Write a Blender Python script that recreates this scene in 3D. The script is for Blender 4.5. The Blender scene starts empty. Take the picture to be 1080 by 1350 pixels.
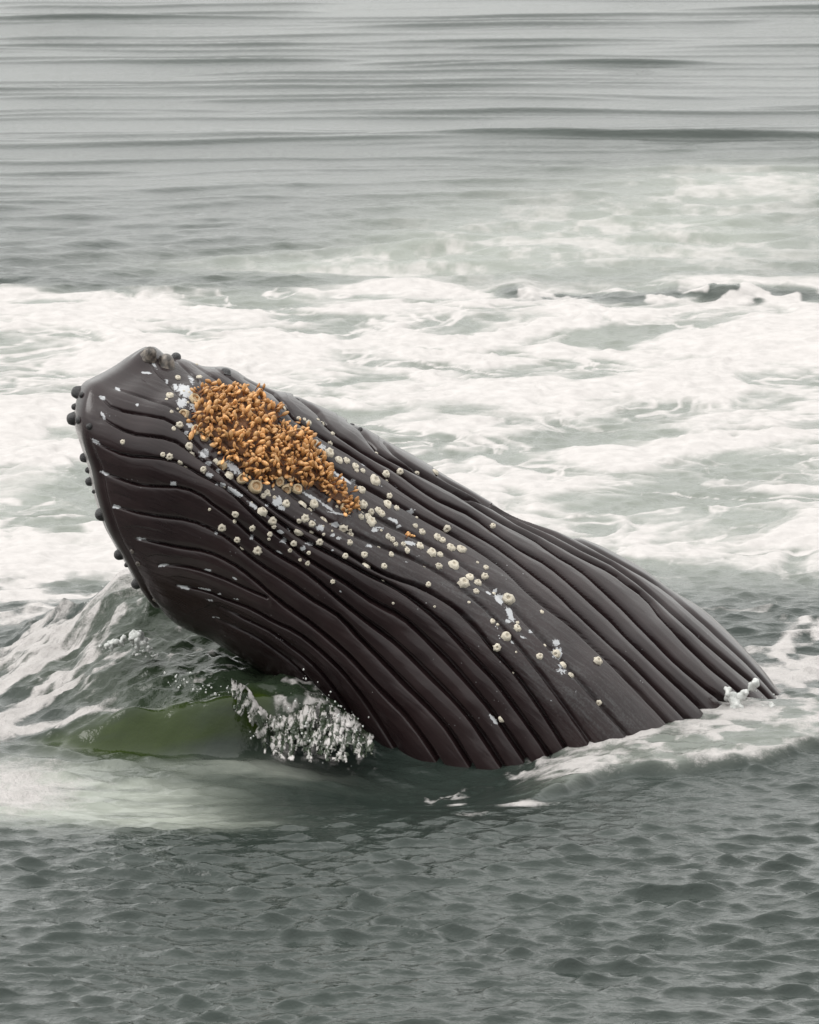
import bpy, bmesh, math, random
import numpy as np
from mathutils import Vector, Matrix

random.seed(7)
rng = np.random.default_rng(11)
SC = bpy.context.scene
COL = SC.collection

# ------------------------------------------------------------------ camera
CAM_H = 9.43
CAM_Y = -44.0
PITCH = math.radians(10.5)
FPX = 8550.0                      # focal length in photo pixels (1350 high)
cd = bpy.data.cameras.new('camera')
cam = bpy.data.objects.new('camera', cd)
COL.objects.link(cam)
cam.location = (0, CAM_Y, CAM_H)
cam.rotation_euler = (math.pi / 2 - PITCH, 0, 0)
cd.sensor_fit = 'VERTICAL'
cd.sensor_height = 24.0
cd.sensor_width = 24.0
cd.lens = 24.0 * FPX / 1350.0
cd.clip_start = 0.5
cd.clip_end = 4000
cd.dof.use_dof = True
cd.dof.focus_distance = 43.8
cd.dof.aperture_fstop = 7.0
SC.camera = cam

# ------------------------------------------------------------------ overcast light
SUN_EL, SUN_AZ = math.radians(46), math.radians(-104)   # azimuth from +Y, negative = left
w = bpy.data.worlds.new('World')
SC.world = w
w.use_nodes = True
nt = w.node_tree
nt.nodes.clear()
sky = nt.nodes.new('ShaderNodeTexSky')
sky.sky_type = 'NISHITA'
sky.sun_disc = False
sky.sun_elevation = SUN_EL
sky.sun_rotation = SUN_AZ
sky.air_density = 1.2
sky.dust_density = 5.0
hs = nt.nodes.new('ShaderNodeHueSaturation')
hs.inputs['Saturation'].default_value = 0.05
mixw = nt.nodes.new('ShaderNodeMix')
mixw.data_type = 'RGBA'
mixw.inputs[0].default_value = 0.8                     # the even cloud layer
# standard overcast sky: the cloud layer brightens evenly from horizon to zenith
tcw = nt.nodes.new('ShaderNodeTexCoord')
sep = nt.nodes.new('ShaderNodeSeparateXYZ')
nt.links.new(tcw.outputs['Generated'], sep.inputs[0])
ov = nt.nodes.new('ShaderNodeMapRange')
ov.inputs['From Min'].default_value = 0.0
ov.inputs['From Max'].default_value = 1.0
ov.inputs['To Min'].default_value = 1 / 2.4
ov.inputs['To Max'].default_value = 1.0
nt.links.new(sep.outputs['Z'], ov.inputs['Value'])
ovc = nt.nodes.new('ShaderNodeVectorMath')
ovc.operation = 'SCALE'
ovc.inputs[0].default_value = (17.9, 18.05, 17.65)
nt.links.new(ov.outputs[0], ovc.inputs['Scale'])
nt.links.new(ovc.outputs[0], mixw.inputs[7])
bg = nt.nodes.new('ShaderNodeBackground')
bg.inputs['Strength'].default_value = 0.15
wo = nt.nodes.new('ShaderNodeOutputWorld')
nt.links.new(sky.outputs[0], hs.inputs['Color'])
nt.links.new(hs.outputs[0], mixw.inputs[6])
nt.links.new(mixw.outputs[2], bg.inputs['Color'])
nt.links.new(bg.outputs[0], wo.inputs['Surface'])

sl = bpy.data.lights.new('sun', 'SUN')
sl.energy = 1.3
sl.angle = math.radians(28)
sl.color = (1.0, 0.975, 0.94)
sun = bpy.data.objects.new('sun', sl)
COL.objects.link(sun)
sd = Vector((math.sin(SUN_AZ) * math.cos(SUN_EL), math.cos(SUN_AZ) * math.cos(SUN_EL), math.sin(SUN_EL)))
sun.rotation_euler = (-sd).to_track_quat('-Z', 'Y').to_euler()
sun.location = (-20, 10, 30)

SC.view_settings.view_transform = 'Standard'
SC.view_settings.look = 'None'
SC.view_settings.gamma = 1.0
SC.view_settings.exposure = 0.0
SC.view_settings.use_curve_mapping = False
SC.render.engine = 'CYCLES'
SC.cycles.use_denoising = True
SC.cycles.max_bounces = 6

# ------------------------------------------------------------------ helpers
CP = np.array([0.0, CAM_Y, CAM_H])
F = np.array([0.0, math.cos(PITCH), -math.sin(PITCH)])
R = np.array([1.0, 0.0, 0.0])
U = np.array([0.0, math.sin(PITCH), math.cos(PITCH)])


def ray(px, py):
    px = np.asarray(px, float)[..., None]
    py = np.asarray(py, float)[..., None]
    return F + R * (px - 540) / FPX + U * (675 - py) / FPX


def ground(px, py, z=0.0):
    d = ray(px, py)
    t = (z - CAM_H) / d[..., 2]
    return CP + d * t[..., None]


L0 = float((z0 := (0 - CAM_H) / ray(1028, 915)[2]))     # distance to the whale's flank at the waterline
PPM = FPX / L0                                           # photo pixels per metre on the whale


def spline(pts, n, dens=None):
    """Catmull-Rom through pts, n samples by arc length"""
    p = np.asarray(pts, float)
    q = np.vstack([2 * p[0] - p[1], p, 2 * p[-1] - p[-2]])
    out = []
    for i in range(1, len(q) - 2):
        t = np.linspace(0, 1, 16, endpoint=False)[:, None]
        a, b, c, d = q[i - 1], q[i], q[i + 1], q[i + 2]
        out.append(0.5 * (2 * b + (c - a) * t + (2 * a - 5 * b + 4 * c - d) * t ** 2 + (3 * b - a - 3 * c + d) * t ** 3))
    out = np.vstack(out + [p[-1:]])
    s = np.concatenate([[0], np.cumsum(np.linalg.norm(np.diff(out, axis=0), axis=1))])
    s /= s[-1]
    u = np.linspace(0, 1, n) if dens is None else dens
    return np.stack([np.interp(u, s, out[:, k]) for k in range(out.shape[1])], 1)


_tab = rng.random((256, 256))


def vnoise(x, y):
    xi = np.floor(x).astype(np.int64)
    yi = np.floor(y).astype(np.int64)
    fx = x - xi
    fy = y - yi
    fx = fx * fx * fx * (fx * (fx * 6 - 15) + 10)
    fy = fy * fy * fy * (fy * (fy * 6 - 15) + 10)
    a = _tab[xi & 255, yi & 255]
    b = _tab[(xi + 1) & 255, yi & 255]
    c = _tab[xi & 255, (yi + 1) & 255]
    d = _tab[(xi + 1) & 255, (yi + 1) & 255]
    return (a * (1 - fx) + b * fx) * (1 - fy) + (c * (1 - fx) + d * fx) * fy


def fbm(x, y, o=4, g=0.5):
    s = 0.0
    a = 1.0
    t = 0.0
    for i in range(o):
        s = s + a * vnoise(x * 2 ** i + 17.3 * i, y * 2 ** i + 9.1 * i)
        t += a
        a *= g
    return s / t


def sst(a, b, x):
    t = np.clip((x - a) / (b - a), 0, 1)
    return t * t * (3 - 2 * t)


def grid_mesh(name, P, faces, attrs=None, smooth=True):
    me = bpy.data.meshes.new(name)
    n = len(P)
    nf = len(faces)
    k = faces.shape[1]
    me.vertices.add(n)
    me.vertices.foreach_set('co', P.astype(np.float32).ravel())
    me.loops.add(nf * k)
    me.loops.foreach_set('vertex_index', faces.astype(np.int32).ravel())
    me.polygons.add(nf)
    me.polygons.foreach_set('loop_start', (np.arange(nf) * k).astype(np.int32))
    me.polygons.foreach_set('loop_total', np.full(nf, k, np.int32))
    if smooth:
        me.polygons.foreach_set('use_smooth', np.ones(nf, bool))
    me.update(calc_edges=True)
    me.validate()
    for an, av in (attrs or {}).items():
        at = me.attributes.new(an, 'FLOAT', 'POINT')
        at.data.foreach_set('value', av.astype(np.float32).ravel())
    return me


def link(name, me, mat=None, parent=None):
    o = bpy.data.objects.new(name, me)
    COL.objects.link(o)
    if mat is not None and me is not None and len(me.materials) == 0:
        me.materials.append(mat)
    if parent is not None:
        o.parent = parent
    return o


class N:
    """tiny node-tree writer"""

    def __init__(self, name):
        self.m = bpy.data.materials.new(name)
        self.m.use_nodes = True
        self.t = self.m.node_tree
        self.t.nodes.clear()

    def n(self, typ, **kw):
        nd = self.t.nodes.new(typ)
        for k, v in kw.items():
            if k.startswith('i_'):
                nd.inputs[k[2:].replace('_', ' ')].default_value = v
            else:
                setattr(nd, k, v)
        return nd

    def l(self, a, b):
        self.t.links.new(a, b)

    def math(self, op, a, b=None, clamp=False):
        nd = self.n('ShaderNodeMath', operation=op)
        nd.use_clamp = clamp
        for i, x in enumerate((a, b)):
            if x is None:
                continue
            if isinstance(x, (int, float)):
                nd.inputs[i].default_value = x
            else:
                self.l(x, nd.inputs[i])
        return nd.outputs[0]

    def mix(self, f, a, b):
        nd = self.n('ShaderNodeMix', data_type='RGBA')
        for i, x in ((0, f), (6, a), (7, b)):
            if isinstance(x, (int, float)):
                nd.inputs[i].default_value = x
            elif isinstance(x, tuple):
                nd.inputs[i].default_value = (*x, 1)
            else:
                self.l(x, nd.inputs[i])
        return nd.outputs[2]

    def ramp(self, x, lo, hi):
        nd = self.n('ShaderNodeMapRange', interpolation_type='SMOOTHSTEP')
        nd.inputs[1].default_value = lo
        nd.inputs[2].default_value = hi
        self.l(x, nd.inputs[0])
        return nd.outputs[0]

    def noise(self, vec, scale, detail=4, rough=0.55):
        nd = self.n('ShaderNodeTexNoise')
        nd.inputs['Scale'].default_value = scale
        nd.inputs['Detail'].default_value = detail
        nd.inputs['Roughness'].default_value = rough
        if vec is not None:
            self.l(vec, nd.inputs['Vector'])
        return nd.outputs[0]

    def attr(self, name):
        return self.n('ShaderNodeAttribute', attribute_name=name).outputs['Fac']


# ------------------------------------------------------------------ materials
def mat_water():
    k = N('sea_water')
    geo = k.n('ShaderNodeNewGeometry')
    pos = geo.outputs['Position']
    foam = k.attr('foam')
    aer = k.attr('aerated')
    # foam edges broken up by fine noise
    n1 = k.noise(pos, 7.0, 8, 0.62)
    n2 = k.noise(pos, 34.0, 5, 0.6)
    n3 = k.noise(pos, 95.0, 3, 0.6)
    nn = k.math('ADD', k.math('MULTIPLY', k.math('SUBTRACT', n1, 0.5), 0.75), k.math('MULTIPLY', k.math('SUBTRACT', n2, 0.5), 0.45))
    nn = k.math('ADD', nn, k.math('MULTIPLY', k.math('SUBTRACT', n3, 0.5), 0.35))
    fm = k.math('MULTIPLY', k.ramp(k.math('ADD', foam, k.math('MULTIPLY', nn, k.math('ADD', 0.22, k.math('MULTIPLY', k.attr('near'), 0.78)))), 0.18, 0.80), k.math('ADD', 0.88, k.math('MULTIPLY', n1, 0.25)), True)
    # water body colour
    deep = k.mix(k.noise(pos, 0.7, 2), (0.015, 0.021, 0.018), (0.024, 0.033, 0.028))
    body = k.mix(k.math('MULTIPLY', aer, 1.0, True), deep, (0.245, 0.26, 0.228))
    green = k.attr('green')
    body = k.mix(green, body, (0.021, 0.034, 0.005))
    wb = k.n('ShaderNodeBsdfPrincipled')
    k.l(body, wb.inputs['Base Color'])
    wb.inputs['IOR'].default_value = 1.333
    k.l(k.math('ADD', 0.07, k.math('MULTIPLY', aer, 0.18)), wb.inputs['Roughness'])
    # ripples below the mesh resolution
    mp = k.n('ShaderNodeMapping')
    mp.inputs['Scale'].default_value = (1.0, 1.25, 1.0)
    k.l(pos, mp.inputs[0])
    r1 = k.noise(mp.outputs[0], 11.0, 4, 0.55)
    r2 = k.noise(mp.outputs[0], 26.0, 3, 0.6)
    rip = k.math('ADD', r1, k.math('MULTIPLY', r2, 0.5))
    b1 = k.n('ShaderNodeBump')
    b1.inputs['Distance'].default_value = 0.03
    k.l(k.math('MULTIPLY', k.attr('ripple'), 0.36), b1.inputs['Strength'])
    k.l(rip, b1.inputs['Height'])
    k.l(b1.outputs[0], wb.inputs['Normal'])
    # foam
    fb = k.n('ShaderNodeBsdfPrincipled')
    k.l(k.mix(k.ramp(n1, 0.3, 0.7), (0.385, 0.364, 0.355), (0.455, 0.430, 0.420)), fb.inputs['Base Color'])
    fb.inputs['Roughness'].default_value = 0.75
    fb.inputs['Specular IOR Level'].default_value = 0.25
    b2 = k.n('ShaderNodeBump')
    b2.inputs['Distance'].default_value = 0.05
    k.l(k.math('ADD', 0.12, k.math('MULTIPLY', k.attr('near'), 0.65)), b2.inputs['Strength'])
    k.l(k.math('ADD', n1, k.math('ADD', k.math('MULTIPLY', n2, 0.6), k.math('MULTIPLY', n3, 0.25))), b2.inputs['Height'])
    k.l(b2.outputs[0], fb.inputs['Normal'])
    ms = k.n('ShaderNodeMixShader')
    k.l(fm, ms.inputs[0])
    k.l(wb.outputs[0], ms.inputs[1])
    k.l(fb.outputs[0], ms.inputs[2])
    out = k.n('ShaderNodeOutputMaterial')
    k.l(ms.outputs[0], out.inputs[0])
    return k.m


def mat_skin():
    k = N('whale_skin')
    geo = k.n('ShaderNodeNewGeometry')
    pos = geo.outputs['Position']
    scar = k.attr('scar')
    scuff = k.attr('scuff')
    al = k.attr('along')
    ac = k.attr('across')
    cv = k.n('ShaderNodeCombineXYZ')
    k.l(k.math('MULTIPLY', al, 5.0), cv.inputs[0])
    k.l(k.math('MULTIPLY', ac, 90.0), cv.inputs[1])
    streak = k.noise(cv.outputs[0], 1.0, 5, 0.65)          # fine streaks along the pleats
    n1 = k.noise(pos, 2.2, 5, 0.6)
    n2 = k.noise(pos, 60.0, 4, 0.7)
    base = k.mix(k.ramp(n1, 0.3, 0.7), (0.0125, 0.0070, 0.0078), (0.0215, 0.0124, 0.0128))
    base = k.mix(k.math('MULTIPLY', k.ramp(streak, 0.35, 0.75), 0.25), base, (0.031, 0.0200, 0.0195))
    sc = k.math('MULTIPLY', scuff, k.ramp(k.math('ADD', streak, k.math('MULTIPLY', k.math('SUBTRACT', n2, 0.5), 0.7)), 0.42, 0.75))
    base = k.mix(k.math('MULTIPLY', sc, 0.85), base, (0.055, 0.053, 0.054))
    # old white specks
    vo = k.n('ShaderNodeTexVoronoi')
    vo.inputs['Scale'].default_value = 26.0
    k.l(pos, vo.inputs['Vector'])
    sp = k.math('MULTIPLY', k.math('LESS_THAN', vo.outputs['Distance'], 0.12), k.ramp(k.noise(pos, 3.1, 2), 0.60, 0.66))
    base = k.mix(k.math('MULTIPLY', sp, k.math('ADD', 0.25, scuff)), base, (0.35, 0.35, 0.36))
    lip = k.attr('lip')
    base = k.mix(lip, base, (0.085, 0.082, 0.078))
    ns = k.math('ADD', scar, k.math('MULTIPLY', k.math('SUBTRACT', k.noise(pos, 60.0, 5, .65), 0.5), 1.5))
    scm = k.ramp(ns, 0.42, 0.62)
    base = k.mix(scm, base, (0.38, 0.385, 0.40))
    p = k.n('ShaderNodeBsdfPrincipled')
    k.l(base, p.inputs['Base Color'])
    p.inputs['IOR'].default_value = 1.35
    p.inputs['Specular IOR Level'].default_value = 0.5
    rough = k.math('ADD', 0.17, k.math('MULTIPLY', k.ramp(streak, 0.3, 0.7), 0.10))
    rough = k.math('ADD', rough, k.math('MULTIPLY', scuff, 0.15))
    p.inputs['Coat Weight'].default_value = 0.3
    p.inputs['Coat Roughness'].default_value = 0.06
    p.inputs['Coat IOR'].default_value = 1.33
    k.l(rough, p.inputs['Roughness'])
    b = k.n('ShaderNodeBump')
    b.inputs['Distance'].default_value = 0.006
    b.inputs['Strength'].default_value = 0.3
    k.l(k.math('ADD', streak, k.math('MULTIPLY', n2, 0.5)), b.inputs['Height'])
    k.l(b.outputs[0], p.inputs['Normal'])
    out = k.n('ShaderNodeOutputMaterial')
    k.l(p.outputs[0], out.inputs[0])
    return k.m


def mat_simple(name, c1, c2, scale, rough, bump=0.0, rnd=0.0, coord='Object', c3=None, sss=0.0):
    """two tone noise, optional per-object tint and a lighter tip by the 'tip' attribute"""
    k = N(name)
    tc = k.n('ShaderNodeTexCoord')
    v = tc.outputs[coord]
    n = k.noise(v, scale, 4, 0.6)
    c = k.mix(k.ramp(n, 0.3, 0.7), c1, c2)
    if c3 is not None:
        c = k.mix(k.attr('tip'), c3, c)
    if rnd:
        oi = k.n('ShaderNodeObjectInfo')
        h = k.n('ShaderNodeHueSaturation')
        k.l(k.math('ADD', 1 - rnd, k.math('MULTIPLY', oi.outputs['Random'], 2 * rnd)), h.inputs['Value'])
        k.l(c, h.inputs['Color'])
        c = h.outputs[0]
    p = k.n('ShaderNodeBsdfPrincipled')
    k.l(c, p.inputs['Base Color'])
    p.inputs['Roughness'].default_value = rough
    if sss:
        p.inputs['Subsurface Weight'].default_value = sss
        p.inputs['Subsurface Radius'].default_value = (0.02, 0.01, 0.005)
    if bump:
        b = k.n('ShaderNodeBump')
        b.inputs['Distance'].default_value = bump
        k.l(n, b.inputs['Height'])
        k.l(b.outputs[0], p.inputs['Normal'])
    out = k.n('ShaderNodeOutputMaterial')
    k.l(p.outputs[0], out.inputs[0])
    return k.m


def mat_spray():
    k = N('white_water')
    geo = k.n('ShaderNodeNewGeometry')
    pos = geo.outputs['Position']
    n = k.noise(pos, 30.0, 5, 0.65)
    p = k.n('ShaderNodeBsdfPrincipled')
    k.l(k.mix(k.ramp(n, 0.35, 0.65), (0.42, 0.43, 0.415), (0.54, 0.54, 0.525)), p.inputs['Base Color'])
    p.inputs['Roughness'].default_value = 0.3
    p.inputs['IOR'].default_value = 1.33
    p.inputs['Transmission Weight'].default_value = 0.0
    b = k.n('ShaderNodeBump')
    b.inputs['Distance'].default_value = 0.02
    b.inputs['Strength'].default_value = 0.7
    k.l(n, b.inputs['Height'])
    k.l(b.outputs[0], p.inputs['Normal'])
    out = k.n('ShaderNodeOutputMaterial')
    k.l(p.outputs[0], out.inputs[0])
    return k.m


def mat_clear():
    k = N('falling_water')
    geo = k.n('ShaderNodeNewGeometry')
    pos = geo.outputs['Position']
    n = k.noise(pos, 22.0, 5, 0.65)
    p = k.n('ShaderNodeBsdfPrincipled')
    fm = k.ramp(n, 0.42, 0.60)
    k.l(k.mix(fm, (0.10, 0.13, 0.09), (0.8, 0.8, 0.78)), p.inputs['Base Color'])
    p.inputs['Roughness'].default_value = 0.12
    p.inputs['IOR'].default_value = 1.33
    k.l(k.math('SUBTRACT', 0.75, k.math('MULTIPLY', fm, 0.6)), p.inputs['Transmission Weight'])
    out = k.n('ShaderNodeOutputMaterial')
    k.l(p.outputs[0], out.inputs[0])
    return k.m


M_WATER = mat_water()
M_SKIN = mat_skin()
M_KNOB = mat_simple('tubercle_skin', (0.012, 0.012, 0.014), (0.024, 0.022, 0.022), 30, 0.25, 0.003)
M_KNOBP = mat_simple('scarred_tubercle_skin', (0.022, 0.019, 0.018), (0.20, 0.17, 0.145), 1.3, 0.4, 0.003)
M_SHELL = mat_simple('barnacle_shell', (0.45, 0.40, 0.315), (0.58, 0.535, 0.455), 60, 0.7, 0.003, 0.12, c3=(0.46, 0.40, 0.31))
M_SHELLY = mat_simple('stained_barnacle_shell', (0.43, 0.32, 0.19), (0.53, 0.43, 0.29), 60, 0.7, 0.003, 0.12, c3=(0.45, 0.24, 0.10))
M_GOOSE = mat_simple('gooseneck_flesh', (0.50, 0.225, 0.065), (0.70, 0.41, 0.18), 9, 0.42, 0.002, 0.32, c3=(0.20, 0.058, 0.010), sss=0.1)
M_CRUST = mat_simple('barnacle_crust', (0.035, 0.013, 0.005), (0.14, 0.055, 0.016), 22, 0.75, 0.01)
M_SPRAY = mat_spray()
M_FALL = mat_clear()


# ------------------------------------------------------------------ the sea
def build_sea():
    def axis(segs):
        out = [segs[0][0]]
        for a, b, st in segs:
            n = max(1, int(round((b - a) / st)))
            out += list(np.linspace(a, b, n + 1)[1:])
        return np.array(out)

    def geo(a, b, r0, g):
        v = [a]
        st = r0
        while abs(v[-1] - a) < abs(b - a):
            v.append(v[-1] + math.copysign(st, b - a))
            st *= g
        return v
    xin = axis([(-7.2, -3.4, .075), (-3.4, 3.4, .022), (3.4, 7.2, .075)])
    xs = np.array(geo(-7.2, -1500, .12, 1.22)[:0:-1] + list(xin) + geo(7.2, 1500, .12, 1.22)[1:])
    yin = axis([(-11.0, 3.0, .022), (3.0, 20.0, .034), (20.0, 52.0, .06)])
    ys = np.array(geo(-11.0, -400, .06, 1.2)[:0:-1] + list(yin) + geo(52.0, 2500, .1, 1.2)[1:])
    X, Y = np.meshgrid(xs, ys)
    core = sst(14, 8, np.abs(X)) * sst(-30, -12, Y) * sst(75, 55, Y)

    def gz(px, py, rx, ry):
        """soft spot on the water, given where it lies and how wide it is"""
        c = ground(px, py)
        sc = FPX / (c[1] - CAM_Y)
        sn = CAM_H / (c[1] - CAM_Y)
        return np.exp(-((X - c[0]) / (rx / sc)) ** 2 - ((Y - c[1]) / (ry / sc / sn)) ** 2)

    # where the edges of the calm, chop and foam lie (metres)
    wob = 1.3 * (fbm(X * .5 + 3, Y * .12, 3) - .5)
    far = sst(20, 31, Y + 1.8 * wob - 0.55 * X)             # smooth long swell beyond
    H = np.zeros_like(X)
    DX = np.zeros_like(X)
    DY = np.zeros_like(X)
    # short chop
    chop = (1 - far) * (1 - 0.55 * sst(2, 6, Y)) * (1 + .35 * sst(-2.6, -7, Y))
    gust = 0.74 + .7 * (fbm(X * .6, Y * .35, 3) - .47)
    chop *= 1 - .8 * np.clip(gz(520, 1040, 300, 34), 0, 1)
    r = np.random.default_rng(5)
    CHOP = 2.1
    for i in range(76):
        lam = 0.09 * (0.8 / 0.09) ** (i / 75.)
        th = r.normal(math.pi / 2 + .10, 0.50)
        kx, ky = math.cos(th) * 2 * math.pi / lam, math.sin(th) * 2 * math.pi / lam
        amp = 0.0062 * lam * r.uniform(.5, 1.3) * math.exp(-((math.log(lam / .185)) / .85) ** 2) * CHOP
        ph = r.uniform(0, 6.283)
        a = kx * X + ky * Y + ph
        c_, s_ = np.cos(a), np.sin(a)
        H += amp * c_
        DX -= amp * math.cos(th) * s_
        DY -= amp * math.sin(th) * s_
    hs_ = H.std()
    H = 5.0 * hs_ * (np.exp(np.clip(H / (5.0 * hs_), -4, 1.8)) - 1.02)
    H *= chop * gust
    DX *= chop * gust * .65
    DY *= chop * gust * .65
    # wind chop in the middle distance
    mid_ = sst(16.5, 20.5, Y) * (1 - far) * (.6 + .9 * (fbm(X * .5 + 8, Y * .25, 3) - .3))
    for i in range(34):
        lam = r.uniform(.32, 1.1)
        th = r.normal(math.pi / 2 + .1, .5)
        H += mid_ * .0085 * lam * np.cos((math.cos(th) * X + math.sin(th) * Y) * 2 * math.pi / lam + r.uniform(0, 6.3))
    # medium heave
    for i in range(10):
        lam = r.uniform(1.6, 4.5)
        th = r.normal(math.pi / 2, .5)
        H += (1 - .6 * far) * .006 * lam / 2.5 * np.cos((math.cos(th) * X + math.sin(th) * Y) * 2 * math.pi / lam + r.uniform(0, 6.3))
    # long-crested wake lines far behind
    warp = 0.9 * (fbm(X * .22, Y * .12, 3) - .5)
    for i in range(32):
        lam = r.uniform(2.0, 5.5)
        th = math.pi / 2 + r.normal(.085, .05)
        a = (math.cos(th) * X + math.sin(th) * Y + warp * 1.1) * 2 * math.pi / lam + r.uniform(0, 6.3)
        pk = (0.5 + .5 * np.cos(a + .5 * np.cos(a))) ** (40 * lam / 2.5)
        H += far * r.uniform(.018, .040) * pk * sst(.54, .86, vnoise(X * .20 + i * 7.7, Y * .22 + i * 3.1))
    H += far * .012 * (fbm(X * .5, Y * 2.2, 3) - .5)
    # ---------------- foam density
    foam = np.zeros_like(X)
    edge = Y + 0.8 * wob
    band = sst(2.5, 5.5, Y + .3 * X * 0) * sst(19.6, 18.6, edge - .05 * X)
    w1 = fbm(X * .9 + 50, Y * .7 + 8, 3) - .5
    w2 = fbm(X * .9 + 80, Y * .7 + 28, 3) - .5
    n_big = fbm(X * .55 + 5 + 1.1 * w1, Y * .60 + 2 + 1.1 * w2, 4, .55)
    n_mid = fbm(X * 1.6 + 15 + 2.4 * w2, Y * 1.5 + 2 + 2.4 * w1, 5, .58)
    pat = .50 * n_big + .50 * n_mid
    dens = .58 + .13 * sst(8, 13, Y)
    fil = 1 - np.abs(2 * fbm(X * 1.3 + 2 + 2.2 * w1, Y * 1.15 + 7 + 2.2 * w2, 4, .55) - 1) * 5.5
    foam = band * np.clip(np.maximum((pat - .5) * 4.2 + dens, .85 * np.clip(fil, 0, 1)), 0, 1.05)
    H += band * (.10 * (n_big - .5) + .10 * (n_mid - .5))
    # open gaps in the foam
    for px, py, rx, ry, a in [(590, 540, 80, 12, .55), (775, 500, 75, 11, .5), (765, 577, 80, 10, .95), (860, 560, 110, 22, .4),
                              (355, 396, 40, 6, .9), (985, 612, 70, 20, .65), (660, 600, 60, 8, .55), (800, 660, 150, 14, .55), (985, 690, 80, 14, .45),
                              (660, 700, 70, 10, .45), (845, 745, 45, 9, .7), (990, 780, 120, 34, .75), (60, 395, 40, 6, .7), (70, 640, 110, 24, .5),
                              (70, 690, 110, 26, .6), (820, 440, 60, 6, .5), (250, 397, 25, 5, .5), (250, 425, 60, 5, .25)]:
        foam -= a * gz(px, py, rx, ry) * (.45 + 1.1 * n_mid)
    # thin froth far right and left-over streaks
    thin = np.clip(gz(860, 310, 330, 75) * 1.1 + gz(1000, 240, 160, 26) * .8 + gz(420, 350, 220, 16) * .9 + gz(560, 330, 140, 40) * .4, 0, 1) * sst(18.2, 19.6, edge - .05 * X)
    lace = fbm(X * 2.6, Y * 1.5 + 40, 5, .62)
    foam += thin * np.clip((lace - .42) * 1.6 + .26, 0, .55)
    aer = np.clip(band * (.35 + .5 * n_big) + thin * .75, 0, 1)
    # lacy trails right of the whale
    ridge = 1 - np.abs(2 * fbm(X * 1.7 + 31, Y * 1.3 + 3, 4, .55) - 1) * 4
    trail = np.clip(gz(1030, 830, 190, 70) + gz(1060, 900, 130, 40), 0, 1)
    foam += trail * np.clip(ridge * .95, 0, .9)
    foam += gz(1040, 880, 120, 14) * (.3 + n_mid * .6)
    # left of the jaw
    trl = np.clip(gz(40, 700, 150, 60) + gz(40, 800, 120, 40), 0, 1)
    foam += trl * np.clip(ridge * .8, 0, .8)
    foam += gz(30, 790, 90, 9) * .7 + gz(25, 830, 70, 10) * .4

    # ---------------- the whale's bow wave and the breaking lip at its throat
    xc = np.array([-4.6, -3.4, -2.84, -2.35, -2.05, -1.80, -1.3, -.7, -.1, .5, 1.2])
    hc = np.array([0., .05, .15, .42, .72, .80, .64, .42, .20, .05, 0.])
    crest = np.interp(X, xc, hc)
    st_x = np.array([-3.1, -2.6, -2.3, -1.9, -1.5, -1.06, -.75, -.5, -.33, -.18])
    st_h = np.array([0., .0, .07, .19, .29, .37, .38, .27, .06, 0.])
    step = np.interp(X, st_x, st_h)
    wv = .10 * (fbm(X * 1.6 + 2, Y * .01, 3) - .5)
    y0 = -2.02 + wv + .12 * sst(-1.2, -.4, X) + .25 * sst(-1.9, -2.8, X)
    up = sst(0, 1, (Y - y0) / (.16 + .10 * sst(-1.6, -2.5, X)))
    rise = sst(0, 1, (Y - y0) / (.75 - y0))
    fall = sst(3.0, .75, Y)
    hump = np.where(Y < .75, np.maximum(step * up, 0) + np.maximum(crest - step, 0) * rise ** 1.15, crest * fall)
    hn = fbm(X * 2.3 + 9, Y * 2.3 + 4, 5, .55) - .5
    hn2 = fbm(X * 5.0 + hn * 2, Y * 7.0 + 4, 4, .6) - .5
    inh = sst(.03, .2, hump)
    glass = np.exp(-((Y - y0 - .06) / .20) ** 2) * sst(-2.75, -2.2, X) * sst(-.86, -1.0, X)
    H += hump + inh * (1 - glass) * (.20 * hn + .085 * hn2) + glass * .16 * (fbm(X * 1.3 + 4, Y * 3.2 - X * .6, 4, .5) - .5)
    # trough along the throat, run-up over the flank, back-wash ledge
    H -= .20 * gz(540, 1012, 150, 30) + .10 * gz(700, 990, 110, 28) + .05 * gz(230, 1040, 180, 28)
    H += .10 * gz(900, 945, 120, 14)
    led = ground(np.array([560, 700, 800, 900, 1000, 1090]), np.array([1062, 1050, 1026, 1018, 1008, 994]))
    ly = np.interp(X, led[:, 0], led[:, 1]) + .22 * (fbm(X * 2.2, Y * .02 + 3, 3) - .5)
    on = sst(.55, 1.1, X) + .0
    H += .075 * on * sst(-.04, .10, Y - ly) * sst(2.5, .8, Y - ly)
    behind = sst(-.03, .16, Y - ly) * on
    fl = behind * sst(2.6, .3, Y - ly)
    foam += fl * np.clip(np.maximum(.56 + (n_mid - .5) * 3.0 + hn2 * 2.2, .8 * np.clip(ridge, 0, 1)), 0, 1.0) * (.80 + .35 * gz(930, 970, 190, 36))
    foam -= behind * gz(1010, 985, 70, 9) * .5
    foam += gz(690, 1050, 40, 4) * .8 + gz(600, 1042, 16, 4) * .8 + gz(620, 1065, 30, 4) * .4 + gz(800, 965, 50, 6) * .5
    aer += fl * .45
    wl = spline([(508, 1016), (560, 1020), (640, 1008), (700, 995), (770, 972), (850, 955), (950, 938), (1025, 922)], 30)
    fr = np.zeros_like(X)
    for wx, wy in wl:
        fr = np.maximum(fr, gz(wx, wy + 1, 17, 8))
    H += fr * .13 * (fbm(X * 5.5 + 3, Y * 5, 4, .6) - .5)
    foam *= 1 - .55 * np.clip(fr, 0, 1)
    aer *= 1 - .8 * np.clip(fr, 0, 1)
    foam += fr * np.clip((fbm(X * 6 + 1, Y * 4, 4, .6) - .46) * 4, 0, .7)
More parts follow.
